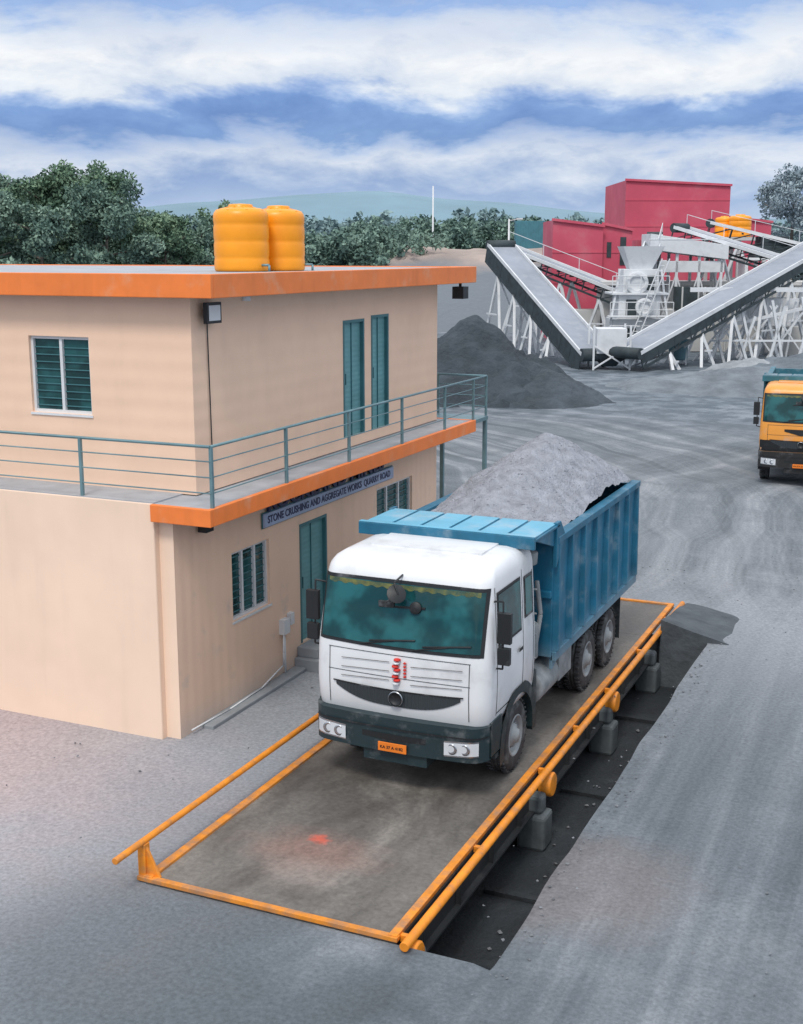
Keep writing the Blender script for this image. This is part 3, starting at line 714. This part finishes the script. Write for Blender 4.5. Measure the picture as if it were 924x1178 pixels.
truck((-6.27,13.92,.055),0,(.73,.745,.765),(.014,.032,.038),(.008,.125,.22),(.13,.40,.56))
truck((-4.1,38.9,.0),R(5),(.80,.33,.06),(.02,.02,.02),(.03,.15,.20),(.04,.12,.16),load=False,stripe=True)

# ------------------------------------------------------------ yard frame, rotated 24 deg
YR=R(24)
def S(r,f,z=0): return (r*math.cos(YR)-f*math.sin(YR), r*math.sin(YR)+f*math.cos(YR), z)
def pile(name,r,f,rad,h,col,seed,sx=1,sy=1):
    b=MB()
    V1=lambda x,y,s,k:float(vnoise(np.array([x+50]),np.array([y+50.]),s,k)[0])
    def fn(u,v):
        a=2*math.pi*u; q=v*1.06
        x=math.cos(a)*q*rad*sx; y=math.sin(a)*q*rad*sy
        nn=V1(x,y,rad*.45,seed); n2=V1(x,y,rad*.12,seed+1); n3=V1(x,y,rad*.05,seed+2)
        z=h*max(0,1-math.sqrt(q*q+.004)*(1+nn*.35))+(n2*.12+n3*.07)*h*(q<1)*min(1,q*3+.2)-.05
        return (x,y,z if q<1 else -.1)
    b.grid(fn,96,40,0)
    return b.build(name,[mat(name+'_mat',col,.95,var=.35,vscale=.6,bump=.8,bscale=3,bdist=.2)],None,S(r,f,0),YR)
pile('aggregate_pile',3.7,62,5.0,4.35,(.040,.052,.064),3)
pile('aggregate_pile',7.0,60,3.5,1.7,(.050,.064,.078),9)
pile('aggregate_pile',18.5,66,5.5,1.2,(.16,.185,.21),12,1.4)
pile('aggregate_pile',24.5,72,5,1.7,(.13,.155,.18),15,1.3)
pile('aggregate_pile',20.5,73,2.5,1.1,(.28,.30,.32),19,1.6)

# ------------------------------------------------------------ crushing plant
M['pwhite']=mat('plant_paint_white',(.68,.70,.72),.6,var=.2,vscale=.8,dust=(.38,.39,.41),dust_amt=.26,dust_scale=.8)
M['pbelt']=mat('conveyor_belt_grey',(.26,.29,.34),.8,var=.12,vscale=.5,dust=(.34,.36,.40),dust_amt=.3)
M['pdark']=mat('plant_steel_dark',(.03,.045,.052),.7,var=.3)
M['pred']=mat('red_sheet_hazed',(.56,.08,.13),.6,var=.12,vscale=.3,ribs=('X',.9,.5),dust=(.48,.22,.24),dust_amt=.15,dust_scale=.3)  # red made pinker and paler, distance haze painted into the sheet colour
M['pwall']=mat('plant_wall',(.52,.52,.51),.85,var=.18,vscale=.25,streak=.3)
def conveyor(p,q,wd,name='conveyor',legs=5,spl=.9,panel=0,rails=True):
    e=empty(name); p=Vector(S(*p));q=Vector(S(*q)); d=(q-p); L=d.length; d.normalize()
    a=d.cross(Vector((0,0,1))).normalized(); up=a.cross(d).normalized(); b=MB()
    h=wd/2
    b.add([p-a*h,p+a*h,q+a*h,q-a*h],[(0,1,2,3)],1)
    b.add([p-a*h-up*.12,p+a*h-up*.12,q+a*h-up*.12,q-a*h-up*.12],[(3,2,1,0)],2)
    for s_ in (-1,1):
        o=a*(s_*(h+.06)); b.beam(p+o+up*.06,q+o+up*.06,.1,.24,0); b.beam(p+o-up*spl,q+o-up*spl,.1,.14,2)
        if s_==1 and panel: b.beam(p+o-up*(.08+panel/2),q+o-up*(.08+panel/2),.05,panel,2)
        n=int(L/1.6)
        for k in range(n):
            c0=p+d*(L*k/n)+o; c1=p+d*(L*(k+1)/n)+o
            b.beam(c0-up*.0,c0-up*spl,.07,.07,2); b.beam(c0-up*spl,c1,.06,.06,2)
        if s_==-1 and rails:
            for k in range(0,n+1,2):
                c0=p+d*(L*k/n)+o; b.beam(c0,c0+Vector((0,0,1.0)),.04,.04,0)
            b.beam(p+o+Vector((0,0,1.0)),q+o+Vector((0,0,1.0)),.04,.04,0)
    n=int(L/1.2)
    for k in range(n+1):
        c0=p+d*(L*k/n)-up*.2; b.cyl(c0-a*h,c0+a*h,.07,2,6)
    b.cyl(p-a*(h+.1),p+a*(h+.1),.35,2,12); b.cyl(q-a*(h+.1),q+a*(h+.1),.4,2,12)
    b.build('frame_and_belt',[M['pwhite'],M['pbelt'],M['pdark']],e)
    b=MB()
    for k in range(legs):
        s0=(k+.8)/(legs+.3); c=p+d*(L*s0)-up*spl
        if c.z<.8: continue
        for s_ in (-1,1):
            o=a*(s_*h); base=Vector((c.x,c.y,0))+o*1.5
            b.beam(base-Vector((d.x,d.y,0))*c.z*.35,c+o,.18,.18,0); b.beam(base+Vector((d.x,d.y,0))*c.z*.35,c+o,.18,.18,0)
            m1=base-Vector((d.x,d.y,0))*c.z*.18+Vector((0,0,c.z*.5)); m2=base+Vector((d.x,d.y,0))*c.z*.18+Vector((0,0,c.z*.5))
            b.beam(m1,m2,.1,.1,0)
        b.beam(Vector((c.x,c.y,.0))-a*h*1.5,c+a*h,.1,.1,0)
    b.build('support_legs',[M['pwhite']],e)
    return e
conveyor((7.2,92,7.5),(11.9,76,.9),1.9,panel=1.1,spl=1.2,rails=False)
conveyor((13.4,75,1.1),(31,90,8.4),2.3,legs=7,panel=.55,rails=False)
conveyor((8.0,100,7.6),(16.6,92,4.0),1.5,legs=3)
conveyor((21.0,96,8.8),(27.5,88,6.2),1.4,legs=2)
conveyor((19.5,98,8.2),(16.8,86,6.9),1.0,legs=2)
conveyor((24.0,99,9.2),(33.5,96,6.8),1.2,legs=3)
e=empty('crusher',S(16.0,86),YR); b=MB()
b.box(-1.8,1.8,-1.5,1.5,0,2.6,0); b.box(-1.4,1.4,-1.3,1.3,2.6,4.2,0); b.box(-1.9,1.9,-1.6,1.6,4.2,4.35,0); b.box(-1.1,1.3,-1.1,1.1,4.35,5.9,0)
b.box(-.9,-.2,-1.36,-1.3,2.8,3.9,1); b.box(.5,1.1,-1.16,-1.1,4.5,5.5,1); b.box(-1.5,-.2,-1.56,-1.5,.3,2.0,1)
b.add([(-1.2,-1.2,7.4),(1.6,-1.2,7.4),(1.6,1.2,7.4),(-1.2,1.2,7.4),(-.6,-.7,5.9),(.9,-.7,5.9),(.9,.7,5.9),(-.6,.7,5.9)],[(0,4,5,1),(1,5,6,2),(2,6,7,3),(3,7,4,0)],0)
b.lathe((-.2,-1.1,5.0),(0,-1,0),[(0,0),(.75,0),(.75,.3),(.5,.32),(.5,.15),(0,.15)],0,20); b.lathe((.3,-1.35,3.4),(0,-1,0),[(0,0),(.6,0),(.6,.3),(.4,.32),(.4,.12),(0,.12)],0,20)
for x in (-1.9,-.95,0,.95,1.9):
    b.beam((x,-1.6,4.35),(x,-1.6,5.45),.06,.06,0)
b.beam((-1.9,-1.6,5.45),(1.9,-1.6,5.45),.06,.06,0); b.beam((-1.9,-1.6,4.9),(1.9,-1.6,4.9),.05,.05,0)
for z_ in (1.2,2.75): 
    b.box(-2.2,2.2,-2.3,-1.57,z_,z_+.1,0)
    for x in (-2.1,-1.0,0,1.0,2.1): b.beam((x,-2.28,z_),(x,-2.28,z_+1.0),.06,.06,0)
    b.beam((-2.1,-2.28,z_+1.0),(2.1,-2.28,z_+1.0),.06,.06,0); b.beam((-2.1,-2.28,z_+.5),(2.1,-2.28,z_+.5),.05,.05,0)
for k in range(20): b.beam((-1.0+.12*k,-2.6,.2+.33*k),(-1.0+.12*k,-2.35,.2+.33*k),.35,.05,0)
for o_ in (-.25,.25): b.beam((-1.0+o_,-2.6,.0),(1.4+o_,-2.6,6.6),.06,.08,0)
for x in (-2.3,2.3): b.beam((x,-1.6,0),(x*.6,-1.3,5.9),.14,.14,0)
b.build('crusher_housing',[M['pwhite'],M['pdark']],e,bevel=.03)
e=empty('screening_station',S(20.5,92),YR); b=MB()
b.box(-2.6,2.6,-1.4,1.6,5.6,6.4,0); b.add([(-2.8,-1.6,7.2),(2.8,-1.6,6.5),(2.8,1.8,6.5),(-2.8,1.8,7.2),(-2.8,-1.6,8.3),(2.8,-1.6,7.5),(2.8,1.8,7.5),(-2.8,1.8,8.3)],[(0,3,2,1),(4,5,6,7),(0,1,5,4),(1,2,6,5),(2,3,7,6),(3,0,4,7)],0)
for x in (-2.4,-.8,.8,2.4):
    for y in (-1.3,1.5): b.box(x-.1,x+.1,y-.1,y+.1,0,7.2,0)
for k in range(3): b.beam((-2.4+1.6*k,-1.3,.2),(-.8+1.6*k,-1.3,5.5),.1,.1,0); b.beam((-.8+1.6*k,-1.3,.2),(-2.4+1.6*k,-1.3,5.5),.1,.1,0)
b.beam((-2.9,-1.6,7.9),(2.9,-1.6,7.9),.06,.06,0); b.box(-1.0,.6,-2.2,-1.5,3.0,4.6,1)
b.build('screen_frame',[M['pwhite'],M['pdark']],e,bevel=.02)
e=empty('generator_unit',S(29.0,98),YR); b=MB()
b.box(-1.9,1.9,-1,1,6.6,7.5,1); b.box(-1.5,.6,-.9,.9,7.5,8.2,1); b.box(-3,3,-1.2,1.2,6.4,6.6,0)
for x in (-2.6,0,2.6): b.box(x-.12,x+.12,-1.1,1.1,0,6.4,0)
b.build('generator_housing',[M['pwhite'],M['pdark']],e,bevel=.03)
e=empty('plant_retaining_wall',S(0,0),YR); b=MB()
b.box(15.0,44,93.5,97,0,4.6,0); b.box(14.8,44,93.2,97,4.6,4.9,0); b.box(19,44,90.0,93.1,0,3.0,0); b.box(12.5,14.9,94,96,0,2.8,0)
b.box(26,44,86.0,89.9,0,2.0,0)
for x in np.arange(20,44,1.6): b.beam((x,89.8,0),(x,89.8,4.6),.12,.12,0)
b.build('wall_panels',[M['pwall']],e,bevel=.03)
e=empty('support_frame',S(0,0),YR); b=MB()
for k,x in enumerate(np.arange(20.0,33,.95)):
    b.beam((x,81,0),(x+.9*(-1)**k,81,min(4.2,1.6+(x-18)*.35)),.16,.16,0); b.beam((x,83.6,0),(x+.5,83.6,3.8),.12,.12,0)
b.beam((20,82,2.0),(33,82,5.0),.18,.2,0); b.beam((20,81,1.4),(33,81,1.4),.12,.12,0); b.beam((19,83,4.6),(33,83,4.6),.16,.3,0)
for x in (20,22,24,26,28,30): b.beam((x,82,.2),(x+2.5,82,3.6),.12,.12,0); b.beam((x+2.5,82,.2),(x,82,3.6),.10,.10,0)
b.box(23,26.5,84,86,2.2,4.0,0); b.box(28,31,84,85.5,2.6,4.4,0)
b.build('frame',[M['pwhite']],e)
e=empty('feed_hopper',S(17.6,79.5),YR); b=MB()
b.lathe((0,0,.3),(0,0,1),[(0,0),(.55,0),(.6,.1),(.6,1.0),(.8,1.2),(.8,1.3),(0,1.3)],1,20)
for a in range(4): b.beam((.6*math.cos(a*1.57+.8),.6*math.sin(a*1.57+.8),0),(.5*math.cos(a*1.57+.8),.5*math.sin(a*1.57+.8),1.5),.1,.1,0)
b.build('hopper_drum',[M['pwhite'],mat('hopper_teal',(.10,.2,.24),.6)],e)
e=empty('transfer_chute',S(12.7,76.4),YR); b=MB()
b.box(-.9,.9,-.9,.9,1.0,2.5,0); b.add([(-.9,-.9,1.0),(.9,-.9,1.0),(.9,.9,1.0),(-.9,.9,1.0),(-.4,-.4,.2),(.4,-.4,.2),(.4,.4,.2),(-.4,.4,.2)],[(0,4,5,1),(1,5,6,2),(2,6,7,3),(3,7,4,0)],1)
for x in (-1.1,1.1):
    for y in (-1,1): b.beam((x,y,0),(x,y,2.7),.12,.12,0)
b.beam((-1.1,-1,1.5),(1.1,-1,.1),.1,.1,0); b.beam((1.1,-1,1.5),(-1.1,-1,.1),.1,.1,0)
b.build('chute',[M['pwhite'],M['pdark']],e,bevel=.02)
def shed(x0,x1,y0,y1,h,door=True,skew=0):
    e=empty('red_shed',S(0,0),YR); b=MB()
    b.add([(x0,y0,0),(x1,y0+skew,0),(x1,y1,0),(x0,y1,0),(x0,y0,h),(x1,y0+skew,h-.5),(x1,y1,h-.5),(x0,y1,h)],[(0,1,5,4),(1,2,6,5),(2,3,7,6),(3,0,4,7),(4,5,6,7)],0)
    b.beam((x0-.1,y0-.1,h+.05),(x1+.1,y0+skew-.1,h-.45),.2,.2,0)
    for z_ in np.arange(2.2,h-1,2.4): b.beam((x0,y0-.02,z_),(x1,y0-.02,z_),.04,.10,0)
    b.build('cladding',[M['pred']],e)
    if door:
        b=MB(); b.box(x0+(x1-x0)*.6,x0+(x1-x0)*.8,y0-.05,y0+.3,h-3.2,h-1.0,0); b.box(x0+(x1-x0)*.15,x0+(x1-x0)*.3,y0-.05,y0+.3,h-2.6,h-1.4,0)
        b.build('shed_openings',[M['pdark']],e)
shed(12.0,16.0,101,108,9.5,False); shed(16.05,18.4,101.5,108,9.2)
shed(21.0,30.8,120,132,13.6,False); shed(31.0,35.4,122,132,10.3,False); shed(19.8,24.5,104,110,8.0,False)
water_tank(*S(29.2,110,8.3),.95,1.9); water_tank(*S(28.2,111.4,8.3),.8,1.8)
e=empty('tank_stand',S(29.0,110.4),YR); b=MB(); b.box(-2.6,2.6,-1.5,1.5,8.0,8.28,0)
for x in (-2.2,0,2.2):
    for y in (-1.2,1.2): b.box(x-.15,x+.15,y-.15,y+.15,0,8.0,0)
b.build('stand',[M['pwall']],e)
e_m=mat('bank_earth',(.34,.28,.25),.95,var=.25,vscale=.15,bump=.6,bscale=1,bdist=.3,zmix=((.15,.175,.20),6.0,7.6,2.0))
b=MB()
def bank(u,v):
    r=-8+52*u; f=112+44*v
    k=min(1,u*6)*min(1,(1-u)*6)
    n=float(vnoise(np.array([r+80]),np.array([f*1.]),7,21)[0]); n2=float(vnoise(np.array([r+80]),np.array([f*1.]),2,22)[0])
    zt=min(1,v*3.0)*min(1,(1-v)*4)
    return (r,f,max(-.2,(7.1+n*1.6+n2*.6)*zt*(k**.7))-.1)
b.grid(bank,90,36,0); b.build('earth_bank',[e_m],None,(0,0,0),YR)
e=empty('shipping_container',S(15.1,150),YR); b=MB(); b.box(-1.7,1.7,-1.2,1.2,7.2,10.6,0)
for x in np.arange(-1.6,1.7,.3): b.box(x-.06,x+.06,-1.25,-1.2,7.4,10.5,0)
b.box(-1.8,1.8,-1.3,1.3,0,7.2,1)
b.build('container_body',[mat('container_teal',(.06,.20,.25),.6),e_m],e)
def pole(r,f,h,arm=True):
    e=empty('light_pole',S(r,f),YR); b=MB(); b.cyl((0,0,0),(0,0,h),.14,0,8,.08)
    if arm: b.beam((0,0,h-.2),(1.0,0,h),.07,.07,0); b.box(.8,1.5,-.12,.12,h-.06,h+.06,0)
    b.build('pole_shaft',[M['white']],e)
pole(3.7,150,14.6,False); pole(11.8,140,10.6)

# ------------------------------------------------------------ vegetation
def leafmat(name,c0,c1,c2):
    m,t,b=newmat(name)
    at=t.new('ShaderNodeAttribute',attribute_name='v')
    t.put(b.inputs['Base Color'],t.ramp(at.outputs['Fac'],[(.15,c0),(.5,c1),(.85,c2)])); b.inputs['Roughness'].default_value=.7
    b.inputs['Specular IOR Level'].default_value=.15
    return m
LM_near=leafmat('foliage_near',(.065,.12,.085),(.125,.205,.135),(.23,.33,.22))
LM_near2=leafmat('foliage_near_blue',(.075,.13,.11),(.14,.22,.175),(.24,.34,.27))
LM_mid=leafmat('foliage_mid_hazed',(.10,.165,.145),(.155,.24,.20),(.22,.32,.26))  # leaf greens lightened, some distance haze mixed into the colour
LM_far=leafmat('foliage_far_hazed',(.15,.23,.25),(.19,.28,.29),(.24,.34,.34))  # bluish, lighter leaves: aerial haze is painted in, there is no volume
LM_pale=leafmat('foliage_pale_hazed',(.22,.29,.33),(.30,.38,.42),(.40,.48,.51))  # pale tones carry painted haze for the distant tree
BARK=mat('bark',(.16,.14,.12),.9,var=.3)
def leaves(name,centres,rads,vals,per,size,m,parent=None,flat=.8):
    P=[];V=[]
    for c,r,v in zip(centres,rads,vals):
        n=max(6,int(per*(r**2)))
        d=rng.normal(size=(n,3)); d/=np.linalg.norm(d,axis=1)[:,None]; rr=r*rng.random(n)**.45
        p=np.array(c)+d*rr[:,None]*np.array([1,1,flat]); P.append(p); V.append(np.clip(v+rng.normal(0,.16,n),0,1))
    P=np.concatenate(P);V=np.concatenate(V);n=len(P)
    a=rng.normal(size=(n,3)); a/=np.linalg.norm(a,axis=1)[:,None]; q=rng.normal(size=(n,3)); bb=np.cross(a,q); bb/=np.linalg.norm(bb,axis=1)[:,None]
    s=size*(.6+.8*rng.random(n))[:,None]
    vs=np.stack([P-a*s,P+bb*s*.55,P+a*s,P-bb*s*.55],1).reshape(-1,3)
    me=bpy.data.meshes.new(name); me.vertices.add(n*4); me.vertices.foreach_set('co',vs.ravel())
    me.loops.add(n*4); me.loops.foreach_set('vertex_index',np.arange(n*4,dtype=np.int32))
    me.polygons.add(n); me.polygons.foreach_set('loop_start',np.arange(0,n*4,4,dtype=np.int32)); 
    try: me.polygons.foreach_set('loop_total',np.full(n,4,dtype=np.int32))
    except Exception: pass
    me.update(calc_edges=True); at=me.attributes.new('v','FLOAT','POINT'); at.data.foreach_set('value',np.repeat(V,4).astype(np.float32))
    me.materials.append(m); o=bpy.data.objects.new(name,me); scene.collection.objects.link(o)
    if parent: o.parent=parent
    return o
def tree(name,r,f,h,cr,m,nb=11,size=.20,per=150,z0=0,lean=0,crown0=.35):
    e=empty(name,S(r,f,z0)); b=MB(); top=Vector((lean,0,h*.82))
    pts=[Vector((0,0,0)),Vector((lean*.2,.1,h*.25)),Vector((lean*.5,-.1,h*.5)),top]
    rad=[h*.024,h*.018,h*.012,h*.004]
    for i in range(3): b.cyl(pts[i],pts[i+1],rad[i],0,8,rad[i+1])
    C=[];Rr=[];V=[]
    for k in range(nb):
        t0=crown0+(.95-crown0)*(k+.5)/nb; a=k*2.4+random.random()*.8
        base=pts[1].lerp(pts[2],min(1,(t0-.25)*3)) if t0<.55 else pts[2].lerp(top,min(1,(t0-.5)/.35))
        prof=math.sin(math.pi*min(1,(t0-crown0+.12)/(1.12-crown0)))**.7
        L=cr*prof*(.65+.5*random.random())
        tip=base+Vector((math.cos(a)*L,math.sin(a)*L,h*(.05+.08*random.random())))
        b.cyl(base,tip,h*.007,0,6,h*.002)
        for j in range(6):
            s_=.30+.75*random.random(); c=base.lerp(tip,s_)+Vector((random.gauss(0,.25),random.gauss(0,.25),random.gauss(0,.28)))*cr*.38
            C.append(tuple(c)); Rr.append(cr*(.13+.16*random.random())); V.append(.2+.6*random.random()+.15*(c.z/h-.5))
    for j in range(8): C.append((top.x+random.gauss(0,.2)*cr,random.gauss(0,.2)*cr,h*(.82+.13*random.random()))); Rr.append(cr*(.11+.12*random.random())); V.append(.45+.4*random.random())
    b.build('trunk_and_limbs',[BARK],e)
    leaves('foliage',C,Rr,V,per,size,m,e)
    return e
spec=[(-23.8,74,11.6,3.2),(-22.3,70,10.9,2.8),(-18.9,78,12.6,3.7),(-17.3,74,11.0,3.2),(-15.1,80,9.8,2.7),(-13.4,84,8.9,2.4),(-12.5,92,10.6,2.4),(-25.8,80,12.4,3.2),(-20.8,77,12.0,3.2),(-16.2,84,10.2,2.8),(-11.5,88,8.9,2.2),(-20.0,70,10.0,2.6),(-24.8,88,12.6,3.6)]
for i,(r,f,h,cr) in enumerate(spec):
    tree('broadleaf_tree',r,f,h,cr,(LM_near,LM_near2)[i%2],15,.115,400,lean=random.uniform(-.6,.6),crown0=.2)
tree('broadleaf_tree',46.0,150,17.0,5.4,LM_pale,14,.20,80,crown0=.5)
def mass(name,r0,r1,f0,f1,h0,h1,n,cr,per,size,m,z0=0):
    C=[];Rr=[];V=[]
    for k in range(n):
        r=r0+(r1-r0)*(k+random.random())/n; f=f0+(f1-f0)*random.random(); h=h0+(h1-h0)*random.random()**1.3
        sh=random.random()*.5
        for j in range(12):
            zf_=.10+.90*random.random(); w_=cr*math.sin(math.pi*min(.95,zf_*.8+.12))
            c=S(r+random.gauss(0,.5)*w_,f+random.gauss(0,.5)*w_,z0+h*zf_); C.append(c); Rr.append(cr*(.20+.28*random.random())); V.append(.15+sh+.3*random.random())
    return leaves(name,C,Rr,V,per,size,m)
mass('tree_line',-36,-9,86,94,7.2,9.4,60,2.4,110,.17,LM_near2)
mass('tree_line',-16,3,125,140,7.8,9.6,60,2.4,75,.24,LM_mid)
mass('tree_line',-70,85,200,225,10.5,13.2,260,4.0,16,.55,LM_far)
mass('tree_line',-6,24,165,180,9.6,11.8,80,2.8,45,.30,LM_mid)
b=MB()
def hill(u,v):
    r=-1500+3000*u; f=900+700*v
    n=float(vnoise(np.array([r+5000.]),np.array([f*.3]),260,31)[0])+.5*float(vnoise(np.array([r+5000.]),np.array([f*.3]),80,33)[0])
    return (r,f,max(0,(34+34*n+22*math.exp(-((r-20)/160)**2)))*math.sin(math.pi*v))
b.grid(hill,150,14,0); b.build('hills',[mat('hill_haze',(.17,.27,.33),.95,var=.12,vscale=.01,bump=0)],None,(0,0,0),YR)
print('done')
